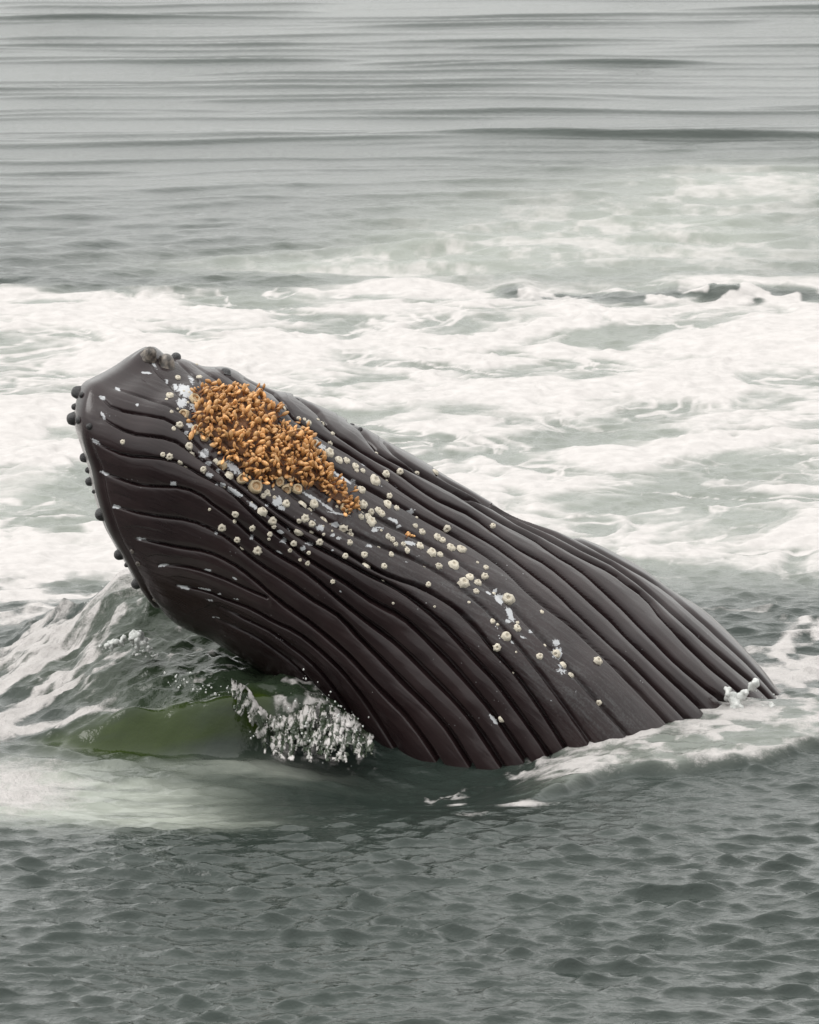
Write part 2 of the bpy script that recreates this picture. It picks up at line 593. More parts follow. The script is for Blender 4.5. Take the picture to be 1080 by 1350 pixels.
    # dark wet slick just in front of the throat
    slick = np.clip(gz(540, 1045, 260, 32), 0, 1)
    # pale milky sheet left of it
    milk = np.clip(gz(40, 1040, 170, 34) * 1.15 + gz(190, 1050, 130, 26) * .85 + gz(330, 1010, 120, 9) * .8 + gz(260, 1075, 110, 10) * .6, 0, 1) * sst(.08, -.02, Y - y0)
    milk *= 1 - .95 * np.clip(gz(480, 1040, 150, 40), 0, 1)
    stre = fbm(X * 1.3 + Y * 1.4, (Y - .35 * X) * 5 + 8, 4, .55)
    aer *= 1 - .9 * np.clip(gz(540, 1040, 200, 30), 0, 1)
    aer += 1.35 * milk * np.clip(1.5 - 1.5 * stre, .2, 1)
    foam += gz(10, 1035, 110, 36) * np.clip((n_mid - .4) * 2.6 + .42, 0, .8) * sst(.08, -.02, Y - y0)
    # foam over the left shoulder of the bow wave
    sh = np.clip(sst(-1.75, -2.4, X) * sst(-2.0, -1.5, Y + .25 * (X + 2.4)) * sst(1.7, .5, Y), 0, 1)
    st2 = fbm((X + Y) * 1.1, (X - Y) * 3.2 + 2, 5, .62)
    foam += sh * np.clip((st2 - .5) * 4.6 + .38 + hn2 * 1.2, 0, .9)
    crl = np.exp(-((Y - .6 - .2 * hn) / .4) ** 2) * sst(-1.5, -1.9, X) * sst(-3.2, -2.7, X)
    foam += crl * (.35 + n_mid * .5)
    ft = np.exp(-((Y - y0 - .32 - .25 * (fbm(X * 1.8, Y * 0, 3) - .5)) / .10) ** 2) * sst(-1.8, -2.0, X)
    foam += ft * .75
    # specks of froth on the dark face
    spk = inh * (1 - glass) * sst(.60, .74, fbm(X * 5, Y * 4, 4, .65)) * .55
    foam += spk
    foam -= glass * 1.2
    cur = sst(-1.28, -1.05, X) * sst(-.12, -.35, X) * np.exp(-((Y - y0 - .06) / .22) ** 2)
    lc = 1 - np.abs(2 * fbm(X * 6.5 + 3, (Y * 2.2 + H * 5), 4, .6) - 1) * 3.2
    foam += cur * np.clip(lc * .8 + .05, 0, .85)
    foam += H * 0
    # little breaking crest on the far edge of the foam
    ce = ground(np.array([560, 620, 700, 780, 860, 960, 1090]), np.array([383, 382, 389, 389, 391, 390, 391]))
    cy = np.interp(X, ce[:, 0], ce[:, 1]) + .35 * (fbm(X * 1.9, Y * 0 + 4, 3) - .5)
    ca = sst(.7, 1.2, X) * sst(.3, .8, vnoise(X * 1.9 + 4, Y * 0 + 8))
    H += ca * .12 * sst(-.16, .16, Y - cy) * sst(1.7, .4, Y - cy)
    foam -= 1.3 * sst(.7, 1.0, X) * np.exp(-((Y - cy - .05) / .26) ** 2) * sst(.30, .5, fbm(X * 3.3 + 1, Y * 2.3, 3))
    aer *= 1 - .9 * sst(.7, 1.0, X) * np.exp(-((Y - cy - .02) / .3) ** 2)
    # foam has body: it stands a little above the water and is lumpy
    fo = np.clip(foam, 0, 1)
    H += fo * core * (.035 * (n_mid - .3) + .022 * (fbm(X * 7, Y * 5, 3) - .5)) * (1 - far)
    z = H * core
    Xd = X + DX * core
    Yd = Y + DY * core
    nx, ny = len(xs), len(ys)
    z = z + core * slick * .02 * (fbm((X + .2 * Y) * 1.6, Y * 8, 4, .6) - .5)
    P = np.stack([Xd, Yd, z], -1).reshape(-1, 3)
    idx = np.arange(nx * ny).reshape(ny, nx)
    fc = np.stack([idx[:-1, :-1], idx[:-1, 1:], idx[1:, 1:], idx[1:, :-1]], -1).reshape(-1, 4)
    ripple = (1 - .5 * far) * (1 - .2 * slick) * (1 - .6 * glass) * (.7 + .5 * gust) * (1 - .5 * milk)
    me = grid_mesh('sea', P, fc, {'foam': fo, 'aerated': np.clip(aer, 0, 1), 'green': np.clip(glass * np.clip((fbm(X * 1.0 + 3, H * 5 + Y * 3 - X * .5, 4) - .33) * 3.2, .12, 1) + inh * .3 * (Y < .6), 0, 1), 'near': sst(5, 1, Y), 'ripple': np.clip(ripple, 0, 1.3)})
    o = link('sea', me, M_WATER)
    o['kind'] = 'structure'
    o['label'] = 'grey green sea with churned white foam around the whale'
    return (xs, ys, z)


SEA = build_sea()


def sea_z(x, y):
    i = int(np.clip(np.searchsorted(SEA[0], x), 1, len(SEA[0]) - 1))
    j = int(np.clip(np.searchsorted(SEA[1], y), 1, len(SEA[1]) - 1))
    return float(SEA[2][j, i])


# ------------------------------------------------------------------ the whale
RIM = [(192, 458), (172, 468), (150, 483), (128, 495), (110, 505), (102, 522), (98, 545), (99, 563), (107, 589), (115, 612), (123, 650),
       (136, 690), (149, 715), (168, 747), (180, 768), (198, 793)]
TOP = [(192, 458), (206, 462), (222, 470), (245, 474), (270, 483), (295, 484), (310, 489), (330, 500), (365, 515), (390, 520), (420, 534),
       (460, 554), (480, 563), (500, 576), (535, 595), (576, 620), (639, 657), (685, 680), (750, 703), (797, 722), (844, 747), (888, 778),
       (927, 803), (969, 842), (1001, 877), (1027, 910), (1070, 962), (1130, 1040)]
BOT = [(198, 793), (230, 821), (256, 834), (279, 844), (302, 858), (330, 875), (380, 908), (430, 948), (470, 992), (515, 1060), (580, 1150), (660, 1250)]
GROOVES = [
    # (strength, points)
    (.5, [(230, 473), (256, 496), (268, 510), (290, 530), (330, 560)]),
    (.5, [(254, 480), (288, 501), (302, 515), (325, 535), (370, 565)]),
    (.6, [(285, 486), (315, 505), (333, 518), (345, 535), (375, 560), (410, 590), (450, 622), (500, 650), (546, 676), (593, 701), (639, 729), (676, 757), (700, 780), (735, 808), (770, 838), (800, 867), (840, 907), (880, 950), (940, 1020)]),
    (.9, [(323, 499), (365, 520), (376, 534), (383, 546), (400, 560), (420, 573), (462, 597), (505, 626), (535, 648), (576, 675), (616, 697), (662, 724), (699, 752), (735, 779), (765, 810), (797, 840), (839, 879), (874, 914), (910, 950), (970, 1015)]),
    (1., [(388, 520), (413, 536), (425, 550), (434, 564), (457, 580), (485, 599), (520, 618), (535, 629), (576, 657), (620, 678), (648, 697), (676, 717), (720, 741), (735, 752), (769, 782), (804, 814), (839, 850), (874, 883), (922, 928), (990, 1000)]),
    (1.1, [(460, 555), (481, 569), (490, 587), (508, 601), (528, 612), (558, 627), (597, 648), (630, 669), (667, 690), (708, 711), (735, 731), (765, 749), (797, 777), (830, 809), (862, 841), (892, 872), (931, 905), (950, 919), (1000, 970)]),
    (1., [(508, 584), (522, 599), (545, 615), (569, 629), (611, 653), (648, 668), (685, 690), (720, 707), (750, 724), (781, 740), (809, 755), (830, 771), (853, 788), (872, 812), (906, 847), (941, 881), (978, 912), (1030, 965)]),
    (.8, [(576, 626), (616, 648), (662, 672), (700, 690), (730, 703), (769, 724), (804, 741), (839, 765), (867, 788), (897, 815), (932, 847), (969, 878), (1006, 910), (1050, 955)]),
    (.6, [(650, 664), (700, 685), (746, 702), (797, 729), (844, 755), (881, 778), (908, 802), (931, 822), (960, 849), (992, 879), (1020, 910), (1065, 955)]),
    (.42, [(420, 630), (460, 658), (500, 684), (550, 708), (600, 737), (650, 775), (700, 825), (740, 868), (780, 915), (820, 960), (870, 1020)]),
    (.45, [(152, 513), (180, 521), (210, 531), (233, 539), (262, 563), (300, 590), (330, 612), (360, 632), (400, 662), (440, 690), (500, 718), (550, 738), (600, 768), (650, 812), (700, 870), (735, 917), (765, 960), (800, 1010)]),
    (.85, [(133, 524), (149, 538), (177, 545), (210, 550), (230, 558), (250, 575), (275, 600), (300, 622), (330, 645), (370, 677), (420, 706), (460, 729), (494, 750), (522, 762), (550, 771), (572, 782), (604, 803), (630, 829), (650, 856), (676, 884), (701, 917), (731, 963), (760, 1010)]),
    (1., [(134, 550), (154, 563), (180, 573), (210, 576), (237, 584), (256, 598), (288, 621), (311, 642), (345, 670), (385, 700), (411, 717), (435, 730), (460, 743), (485, 757), (513, 770), (535, 782), (562, 803), (593, 832), (623, 866), (653, 898), (676, 928), (713, 979), (745, 1025)]),
    (1., [(124, 582), (149, 595), (173, 602), (210, 604), (237, 610), (265, 626), (298, 644), (321, 665), (350, 692), (380, 716), (402, 735), (430, 753), (462, 773), (492, 794), (530, 814), (560, 841), (593, 873), (623, 907), (648, 937), (683, 986), (715, 1035)]),
    (1., [(131, 622), (156, 631), (180, 639), (210, 642), (237, 643), (261, 651), (284, 668), (307, 684), (335, 709), (362, 729), (393, 747), (420, 767), (448, 791), (478, 815), (500, 831), (530, 855), (562, 886), (593, 917), (623, 951), (653, 995), (685, 1045)]),
    (1., [(149, 667), (184, 677), (214, 682), (247, 686), (270, 694), (298, 708), (321, 727), (346, 746), (379, 767), (411, 790), (448, 813), (476, 843), (503, 870), (535, 903), (569, 937), (593, 965), (618, 1005), (650, 1055)]),
    (1., [(180, 711), (207, 716), (237, 722), (270, 727), (293, 736), (311, 746), (330, 760), (352, 779), (376, 799), (406, 820), (434, 843), (462, 868), (499, 908), (528, 937), (556, 972), (581, 1009), (605, 1050)]),
    (.8, [(210, 745), (242, 747), (270, 754), (300, 765), (328, 778), (352, 788)]),
    (.9, [(233, 772), (254, 776), (280, 783), (300, 792), (330, 803), (360, 820), (393, 836), (420, 857), (450, 885), (474, 915), (500, 956), (519, 986), (535, 1011), (555, 1045)]),
    (.7, [(290, 800), (323, 817), (358, 834), (381, 852), (409, 873), (430, 896), (455, 932), (480, 985)]),
    (.6, [(284, 815), (335, 840), (369, 863), (399, 888), (425, 920)]),
    (.4, [(196, 480), (219, 503), (240, 526)]),
]


def build_whale():
    na, nf, nb = 840, 500, 50
    s = np.linspace(0, 1, na)
    s = s ** 1.12                                   # a little denser at the jaw
    th_f = np.linspace(0, math.pi, nf)
    th_b = np.linspace(math.pi, 2 * math.pi, nb + 2)[1:-1]
    th = np.concatenate([th_f, th_b])
    v = (1 - np.cos(th)) / 2
    top = spline(TOP, na, s)
    bot = spline(BOT, na, s)
    rim = spline(RIM, 0, v)
    rgt = np.array(TOP[-1], float) + (np.array(BOT[-1], float) - np.array(TOP[-1], float)) * v[:, None]
    S, V = np.meshgrid(s, v, indexing='ij')
    G = ((1 - V)[..., None] * top[:, None] + V[..., None] * bot[:, None]
         + (1 - S)[..., None] * rim[None] + S[..., None] * rgt[None]
         - ((1 - S) * (1 - V))[..., None] * top[0] - ((1 - S) * V)[..., None] * bot[0]
         - (S * (1 - V))[..., None] * top[-1] - (S * V)[..., None] * bot[-1])
    chord = np.linalg.norm(top - bot, axis=1)[:, None]
    seg = np.linalg.norm(np.diff(G, axis=0), axis=2)
    q = np.concatenate([np.zeros((1, G.shape[1])), np.cumsum(seg, 0)], 0)
    prof = .20 * np.sqrt(1 - (1 - np.clip(q / 16, 0, 1)) ** 2) + .80 * np.sqrt(1 - (1 - np.clip(q / 520, 0, 1)) ** 2)
    D = chord * .46 * prof
    delta = D * np.sin(th)[None]
    delta = np.where(np.sin(th)[None] < 0, delta * 1.15, delta)
    # the throat is keeled: fuller towards the barnacled midline
    delta += np.where(np.sin(th)[None] > 0, .16 * D * np.sin(th)[None] * np.exp(-((V - .36) / .16) ** 2), 0)
    cdel = .35 * (1028 - G[..., 0])
    # ------------- pleats: distance of each point to the nearest and next groove
    pts = G.reshape(-1, 2)
    d1 = np.full(len(pts), 1e9)
    d2 = np.full(len(pts), 1e9)
    a1 = np.zeros(len(pts))
    for st, g in GROOVES:
        c = spline(g, max(12, 2 * len(g)))
        # hand-cut waver
        arc = np.concatenate([[0], np.cumsum(np.linalg.norm(np.diff(c, axis=0), axis=1))])
        lo, hi = c.min(0) - 70, c.max(0) + 70
        m = np.where((pts[:, 0] > lo[0]) & (pts[:, 0] < hi[0]) & (pts[:, 1] > lo[1]) & (pts[:, 1] < hi[1]))[0]
        p = pts[m]
        best = np.full(len(p), 1e9)
        pos = np.zeros(len(p))
        for i in range(len(c) - 1):
            ab = c[i + 1] - c[i]
            l2 = ab @ ab + 1e-9
            t = np.clip(((p - c[i]) @ ab) / l2, 0, 1)
            dd = np.hypot(p[:, 0] - c[i, 0] - t * ab[0], p[:, 1] - c[i, 1] - t * ab[1])
            u = dd < best
            best[u] = dd[u]
            pos[u] = arc[i] + t[u] * math.sqrt(l2)
        fade = st * (.25 + .75 * sst(0, 45, pos))
        nearer = best < d1[m]
        d2[m] = np.where(nearer, d1[m], np.minimum(d2[m], best))
        a1[m] = np.where(nearer, fade, a1[m])
        d1[m] = np.minimum(d1[m], best)
    d2 = np.minimum(d2, d1 + 60)
    rr = d1 / (d1 + d2 + 1e-6)
    sp = d1 + d2
    gx = pts[:, 0]
    wmax = 1.3 + 1.7 * sst(280, 470, gx) - .7 * sst(760, 900, gx)
    wd = np.maximum(np.clip(sp * .10, 1.0, wmax) * (.8 + .5 * vnoise(gx / 60., pts[:, 1] / 25.)), 1.25 + .65 * sst(300, 400, gx))
    cut = np.exp(-(d1 / wd) ** 3) * .50 + np.exp(-(d1 / np.maximum(wd * .6, 1.1 + .6 * sst(300, 400, gx))) ** 2) * .40 + np.exp(-(d1 / (wd * 3.0)) ** 2) * .10
    swell = np.sin(np.clip(rr, 0, .5) * math.pi) ** .6
    dep = (-(8.5 + 6.5 * sst(300, 480, gx)) * cut + .7 * swell + .5 * np.clip(rr * 2, 0, 1)) * a1
    dep += .7 * (fbm(gx / 90., (V * 40).reshape(-1), 3, .6) - .5) + .2 * (fbm(gx / 40., (V * 120).reshape(-1), 2) - .5)
    dep *= sst(2, 40, q.reshape(-1))
    dep = dep.reshape(G.shape[:2])
    # slow unevenness of the flesh
    dep += 3.0 * (fbm(G[..., 0] / 90., G[..., 1] / 60., 3) - .5)
    # lip: a rounded roll along the jaw rim with a crease behind it
    low = sst(0.42, .56, V) if False else np.clip((rim[:, 1][None] - 560) / 40, 0, 1) * np.ones_like(S)
    dep += low * (3.0 * np.exp(-((q - 7) / 6) ** 2) - 3.5 * np.exp(-((q - 19) / 5) ** 2))
    # chin boss
    cb = np.exp(-((G[..., 0] - 193) / 15) ** 2 - ((G[..., 1] - 470) / 13) ** 2)
    dep += 9 * cb
    dist = L0 - (delta + cdel) / PPM
    P = CP + ray(G[..., 0], G[..., 1]) * dist[..., None]
    # normals of the plain form
    gs = np.gradient(P, axis=0)
    Pw = np.concatenate([P[:, -1:], P, P[:, :1]], 1)
    gt = (Pw[:, 2:] - Pw[:, :-2])
    nrm = np.cross(gs, gt)
    nrm /= np.linalg.norm(nrm, axis=2, keepdims=True) + 1e-12
    mid = nrm[na // 2, nf // 2]
    if mid @ F > 0:
        nrm = -nrm
    e = sst(0, 12, q)[..., None]
    P2 = P + nrm * (dep / PPM)[..., None] * np.maximum(e, .3)
    P2[0] = P[0]
    n2 = np.cross(np.gradient(P2, axis=0), np.concatenate([P2[:, 1:], P2[:, :1]], 1) - np.concatenate([P2[:, -1:], P2[:, :-1]], 1))
    n2 /= np.linalg.norm(n2, axis=2, keepdims=True) + 1e-12
    if n2[na // 2, nf // 2] @ F > 0:
        n2 = -n2
    # ------------- pale scars and scuffed band as skin pigment
    scar = np.zeros(len(pts))
    for x, y, rx, ry, an, a in SCARS:
        ca, sa = math.cos(an), math.sin(an)
        dx, dy = pts[:, 0] - x, pts[:, 1] - y
        uu, ww = dx * ca + dy * sa, -dx * sa + dy * ca
        scar = np.maximum(scar, a * np.exp(-((uu / rx) ** 2 + (ww / ry) ** 2) ** 1.0))
    midl = spline([(230, 500), (330, 590), (450, 680), (560, 740), (650, 800), (720, 870), (790, 935), (850, 990)], 60)
    dm = np.full(len(pts), 1e9)
    for c in midl:
        dm = np.minimum(dm, np.hypot(pts[:, 0] - c[0], pts[:, 1] - c[1]))
    scuff = np.exp(-(dm / 48) ** 2) * sst(300, 480, pts[:, 0] + 0.0)
    scuff = np.maximum(scuff, .35 * np.exp(-(dm / 40) ** 2))
    # indices: the first row is shared between front and back
    nt_ = len(th)
    idx = np.arange(na * nt_).reshape(na, nt_)
    for j, t in enumerate(th_b):
        idx[0, nf + j] = int(np.argmin(np.abs(v[:nf] - v[nf + j])))
    nx_ = np.roll(idx, -1, axis=1)
    fc = np.stack([idx[:-1], idx[1:], nx_[1:], nx_[:-1]], -1).reshape(-1, 4)
    # top end corner and shared row make a few degenerate quads: split to valid ones in validate()
    if mid is not None:
        c0 = P2.reshape(-1, 3)
        f0 = fc[(na // 2) * nt_ + nf // 2]
        fn = np.cross(c0[f0[1]] - c0[f0[0]], c0[f0[2]] - c0[f0[0]])
        if fn @ F > 0:
            fc = fc[:, ::-1]
    onlip = (low * np.exp(-((q - 6) / 6) ** 4) * .8).reshape(-1)
    pale = np.exp(-((pts[:, 0] - 192) / 11) ** 2 - ((pts[:, 1] - 464) / 6) ** 2) * .7
    front = (np.sin(th) > -1e-6)[None] * np.ones_like(S)
    fr = front.reshape(-1)
    me = grid_mesh('body', P2.reshape(-1, 3), fc, {
        'scar': scar * fr, 'scuff': scuff * fr, 'lip': np.clip(onlip * .9 + pale, 0, 1),
        'along': np.cumsum(np.linalg.norm(np.gradient(P, axis=0), axis=2), 0).reshape(-1) * .6, 'across': V.reshape(-1)})
    return me, G[:, :nf], P2[:, :nf], n2[:, :nf]


def tile(ox, oy, lst):
    k = 250 / 1080.
    return [(ox + a[0] * k, oy + a[1] * k, a[2] * k) for a in lst]


SHELLS = []
SHELLS += tile(80, 450, [(668, 208, 18), (790, 206, 16), (622, 315, 22), (678, 477, 20), (643, 500, 13), (740, 547, 20), (733, 597, 20),
                         (757, 628, 20), (582, 645, 13), (620, 658, 18), (682, 690, 16), (715, 711, 12), (813, 730, 18), (354, 574, 13),
                         (888, 685, 22), (962, 762, 25), (995, 985, 20), (993, 1026, 12), (920, 1062, 23), (630, 405, 10)])
SHELLS += tile(300, 460, [(327, 335, 14), (408, 390, 12), (440, 400, 11), (462, 422, 19), (515, 405, 9), (545, 420, 19), (600, 482, 14), (595, 525, 16),
                          (500, 540, 26), (580, 592, 32), (515, 605, 24), (540, 645, 24), (635, 632, 24), (677, 638, 20), (727, 672, 22), (735, 693, 13),
                          (768, 697, 15), (850, 695, 18), (905, 710, 20), (922, 735, 10), (985, 697, 18), (993, 720, 16), (840, 750, 32), (948, 632, 22),
                          (800, 595, 16), (850, 592, 10), (765, 803, 24), (925, 835, 17), (1030, 828, 14), (775, 884, 25), (913, 883, 27), (965, 905, 18),
                          (822, 925, 17), (860, 920, 22), (878, 940, 20), (763, 957, 20), (805, 952, 22), (817, 983, 32), (1070, 1008, 15),
                          (430, 883, 26), (493, 882, 24), (475, 910, 18), (333, 883, 24), (225, 820, 18), (205, 838, 14), (198, 927, 28), (258, 980, 22),
                          (442, 967, 22), (408, 980, 14), (555, 967, 24), (482, 997, 20), (488, 1040, 15), (402, 1050, 24), (670, 1015, 24), (714, 1047, 20),
                          (44, 943, 19), (42, 983, 13), (142, 1020, 18), (242, 1055, 14), (265, 1013, 12), (915, 1070, 18)])
SHELLS += tile(300, 660, [(55, 222, 18), (82, 275, 14), (172, 285, 24), (378, 245, 18), (357, 284, 12), (463, 297, 12), (525, 238, 20), (457, 358, 13),
                          (600, 461, 13), (672, 315, 15), (697, 238, 16), (780, 308, 20), (792, 372, 22), (893, 373, 18), (873, 257, 12), (933, 307, 17),
                          (1000, 250, 15), (1025, 283, 17), (957, 250, 15), (937, 222, 19), (240, 188, 13), (237, 218, 10)])
SHELLS += tile(500, 560, [(233, 253, 16), (257, 273, 18), (318, 272, 20), (650, 573, 18), (215, 527, 8), (205, 577, 14), (243, 612, 22), (390, 588, 21),
                          (332, 640, 24), (360, 658, 20), (410, 698, 26), (468, 710, 27), (298, 730, 28), (347, 738, 20), (232, 690, 22), (282, 908, 15),
                          (338, 808, 20), (422, 802, 32), (436, 782, 20), (608, 814, 17), (603, 862, 20), (517, 866, 24), (482, 900, 32), (562, 900, 24),
                          (550, 952, 18), (738, 990, 34), (928, 1065, 13)])
SHELLS += tile(500, 780, [(645, 170, 15), (672, 318, 22), (724, 255, 26), (784, 210, 22), (915, 368, 20), (1048, 415, 22), (690, 733, 20)])
SHELLS += tile(700, 680, [(64, 547, 13), (380, 828, 28), (395, 1062, 18), (230, 905, 17), (150, 780, 24)])
RINGS = tile(80, 450, [(760, 335, 34), (705, 412, 30), (767, 507, 28), (820, 548, 28), (848, 590, 26), (922, 705, 28), (1035, 785, 30)])
RINGS += tile(300, 460, [(85, 740, 30), (160, 787, 38), (272, 808, 34), (298, 757, 28), (340, 795, 30), (395, 800, 30), (400, 480, 30), (450, 500, 30), (355, 740, 22), (668, 905, 26)])

_s = lambda ox, oy, l: [(ox + a * .2315, oy + b * .2315, c * .2315, d * .2315, e, f) for a, b, c, d, e, f in l]
SCARS = _s(80, 450, [(490, 183, 38, 8, .05, 1), (530, 140, 30, 8, .8, 1), (605, 225, 20, 7, 1., .9), (325, 272, 22, 9, .4, .9), (238, 322, 22, 14, .5, 1), (242, 425, 12, 28, -.4, 1),
                     (200, 570, 32, 14, .6, 1), (245, 752, 38, 12, .25, 1), (315, 942, 34, 13, .2, 1), (435, 368, 12, 11, 0, 1), (645, 812, 22, 20, 0, 1.1),
                     (848, 762, 26, 20, .5, 1), (922, 818, 20, 16, .5, 1), (1000, 865, 40, 18, .5, 1), (890, 815, 12, 8, 0, 1), (760, 795, 30, 7, .6, .5),
                     (715, 290, 62, 34, .6, 1.2), (690, 352, 34, 34, 0, 1.1), (655, 262, 14, 28, -.5, 1), (820, 640, 36, 34, .5, 1), (840, 690, 30, 10, .3, 1), (740, 480, 34, 20, .4, .9),
                     (745, 225, 18, 40, -.5, .7), (715, 517, 20, 12, 0, 1), (980, 720, 70, 26, .7, .9), (900, 735, 20, 12, .6, .8), (760, 380, 40, 30, .5, .9)])
SCARS += _s(80, 650, [(455, 262, 36, 11, .1, 1), (585, 412, 40, 10, -.15, 1), (840, 440, 28, 9, .2, 1), (995, 487, 20, 8, .3, .9), (695, 535, 46, 11, .35, 1),
                      (820, 547, 54, 10, .15, 1), (850, 605, 34, 9, .3, .7), (905, 573, 14, 8, 0, .9), (1000, 603, 20, 8, .2, .8), (885, 710, 34, 8, .2, .8), (885, 230, 14, 8, .5, .8)])
SCARS += _s(300, 460, [(520, 495, 44, 12, .45, .9), (585, 690, 34, 18, .4, 1.1), (660, 735, 70, 12, .55, 1), (785, 660, 34, 9, .35, .9), (960, 775, 26, 8, .3, .8), (540, 560, 30, 22, .3, .8),
                       (480, 845, 70, 11, .5, 1), (570, 900, 60, 10, .6, 1), (640, 940, 80, 8, .2, .9), (40, 815, 60, 18, .55, 1), (145, 890, 40, 17, .65, 1), (285, 870, 30, 34, .6, 1.1),
                       (305, 905, 30, 16, .2, 1), (330, 430, 50, 18, .4, .6), (225, 888, 18, 10, 0, 1), (725, 740, 20, 10, .4, .8), (870, 780, 30, 9, .5, .6),
                       (620, 997, 34, 18, .2, 1), (528, 1018, 24, 20, 0, 1.1), (600, 1062, 16, 14, 0, 1), (632, 1077, 20, 12, 0, 1), (838, 1033, 22, 16, 0, 1), (950, 975, 40, 8, .4, .8),
                       (1050, 920, 24, 12, 0, .9), (860, 1018, 40, 7, .1, .8), (303, 1040, 24, 16, 0, 1)])
SCARS += _s(300, 660, [(323, 233, 24, 14, 0, 1), (432, 273, 22, 18, 0, 1), (470, 250, 44, 9, .3, .8), (295, 295, 24, 10, .5, .9), (137, 212, 20, 15, 0, .8), (645, 520, 20, 7, .8, .7),
                       (40, 442, 22, 8, .5, .8), (808, 258, 20, 12, 0, .9), (1040, 240, 44, 9, .2, .9), (600, 283, 12, 8, 0, .8), (1020, 350, 18, 6, .2, .5), (350, 170, 14, 22, -.7, .6)])
SCARS += _s(500, 560, [(185, 488, 24, 13, .3, 1), (80, 545, 44, 10, .5, .9), (115, 573, 20, 9, .3, .9), (170, 677, 40, 11, .3, 1), (150, 780, 18, 6, .2, .6), (225, 750, 22, 7, .2, .5), (95, 340, 26, 9, .4, .8),
                       (680, 997, 40, 20, .9, 1.1), (620, 960, 26, 9, .7, 1), (665, 935, 16, 10, .6, 1), (695, 968, 34, 11, .5, 1), (740, 1070, 20, 36, -.5, 1.1)])
SCARS += _s(500, 780, [(745, 135, 18, 48, -.5, 1.1), (733, 170, 20, 12, .5, 1), (670, 207, 9, 16, -.4, .8), (820, 262, 24, 9, .4, .8), (862, 225, 14, 18, -.5, .9), (1014, 350, 34, 32, 0, 1.2),
                       (1010, 290, 24, 20, .6, 1), (650, 728, 12, 42, -.7, 1.1), (760, 285, 16, 16, 0, .8), (1020, 450, 30, 20, .5, .6), (985, 625, 30, 10, .5, .5)])
SCARS += _s(700, 680, [(145, 720, 22, 22, .6, 1), (185, 850, 30, 24, 0, 1.1), (150, 780, 34, 34, 0, 1.1), (180, 885, 40, 20, .4, .7), (245, 1000, 24, 18, 0, .45)])
SCARS = [(a, b, max(c, 1.9), max(d, 1.7), e, f * .92) for a, b, c, d, e, f in SCARS]

body_me, GPX, GP, GN = build_whale()
whale = bpy.data.objects.new('humpback_whale', None)
COL.objects.link(whale)
wc = ground(620, 960)
whale.location = wc
whale['label'] = 'dark humpback whale rolling its pleated, barnacled throat out of the foaming sea'
whale['category'] = 'whale'
WI = Matrix.Translation(-whale.location)


def child(o, parent=whale):
    o.parent = parent
    o.matrix_parent_inverse = Matrix.Identity(4)
    return o


body_me.transform(WI)
body = link('body', body_me, M_SKIN)
child(body)

_gs = GPX[::2, ::2].reshape(-1, 2)
_gp = GP[::2, ::2].reshape(-1, 3)
_gn = GN[::2, ::2].reshape(-1, 3)


def on_skin(px, py):
    i = int(np.argmin((_gs[:, 0] - px) ** 2 + (_gs[:, 1] - py) ** 2))
    P = _gp[i]
    n = _gn[i]
    # slide to the exact point in the view plane
    d = (np.array([px, py]) - _gs[i]) / PPM
    off = R * d[0] - U * d[1]
    off = off - n * (off @ n)
    if np.linalg.norm(off) > .04:
        off *= 0
    return Vector(P + off), Vector(n)


def frame(n, spin):
    return n.to_track_quat('Z', 'Y').to_matrix().to_4x4() @ Matrix.Rotation(spin, 4, 'Z')


def lathe(name, prof, seg, lobes=0, amp=0., seed=0, tip=None):
    """prof: (radius, height) from outer foot to the middle"""
    rr_ = random.Random(seed)
    P, T = [], []
    jit = [rr_.uniform(.9, 1.1) for _ in range(seg)]
    for k, (r_, h_) in enumerate(prof):
        for j in range(seg):
            a = 2 * math.pi * j / seg
            m = (1 + amp * math.cos(lobes * a) * (1 if k < 3 else .2)) * (jit[j] if k < 4 else 1)
            P.append((r_ * m * math.cos(a), r_ * m * math.sin(a), h_ * (1 + .1 * (jit[j] - 1) * 8 * (k == 2))))
            T.append(tip[k] if tip else 1)
    fc = []
    for k in range(len(prof) - 1):
        for j in range(seg):
            fc.append((k * seg + j, k * seg + (j + 1) % seg, (k + 1) * seg + (j + 1) % seg, (k + 1) * seg + j))
    me = grid_mesh(name, np.array(P), np.array(fc), {'tip': np.array(T)})
    return me


# acorn barnacles: ribbed low crowns with a sunken mouth (unit radius)
SH = [lathe('acorn_barnacle', [(1.12, -.25), (1.0, .12), (.80, .50), (.52, .66), (.36, .60), (.26, .40), (.02, .36)], 14, 6 + i % 2, .09, i, [1, 1, 1, 1, .8, .25, .35]) for i in range(4)]
for m in SH:
    m.materials.append(M_SHELL)
RG = [lathe('acorn_barnacle', [(1.05, -.3), (1.0, .2), (.90, .62), (.70, .72), (.58, .58), (.50, .30), (.30, .36), (.02, .42)], 14, 6, .04, 20 + i, [1, 1, 1, 1, .6, .1, .7, .8]) for i in range(3)]
for m in RG:
    m.materials.append(M_SHELLY)
cnt = 0
seen = []
_ml = spline([(235, 505), (300, 600), (400, 675), (500, 715), (600, 765), (680, 830), (760, 910)], 100)
for _ in range(70):
    _c = _ml[int(random.betavariate(1.3, 2.2) * 99)]
    _d = random.gauss(0, 26)
    SHELLS.append((_c[0] + _d * .55, _c[1] - _d * .8, random.uniform(1.3, 2.5)))
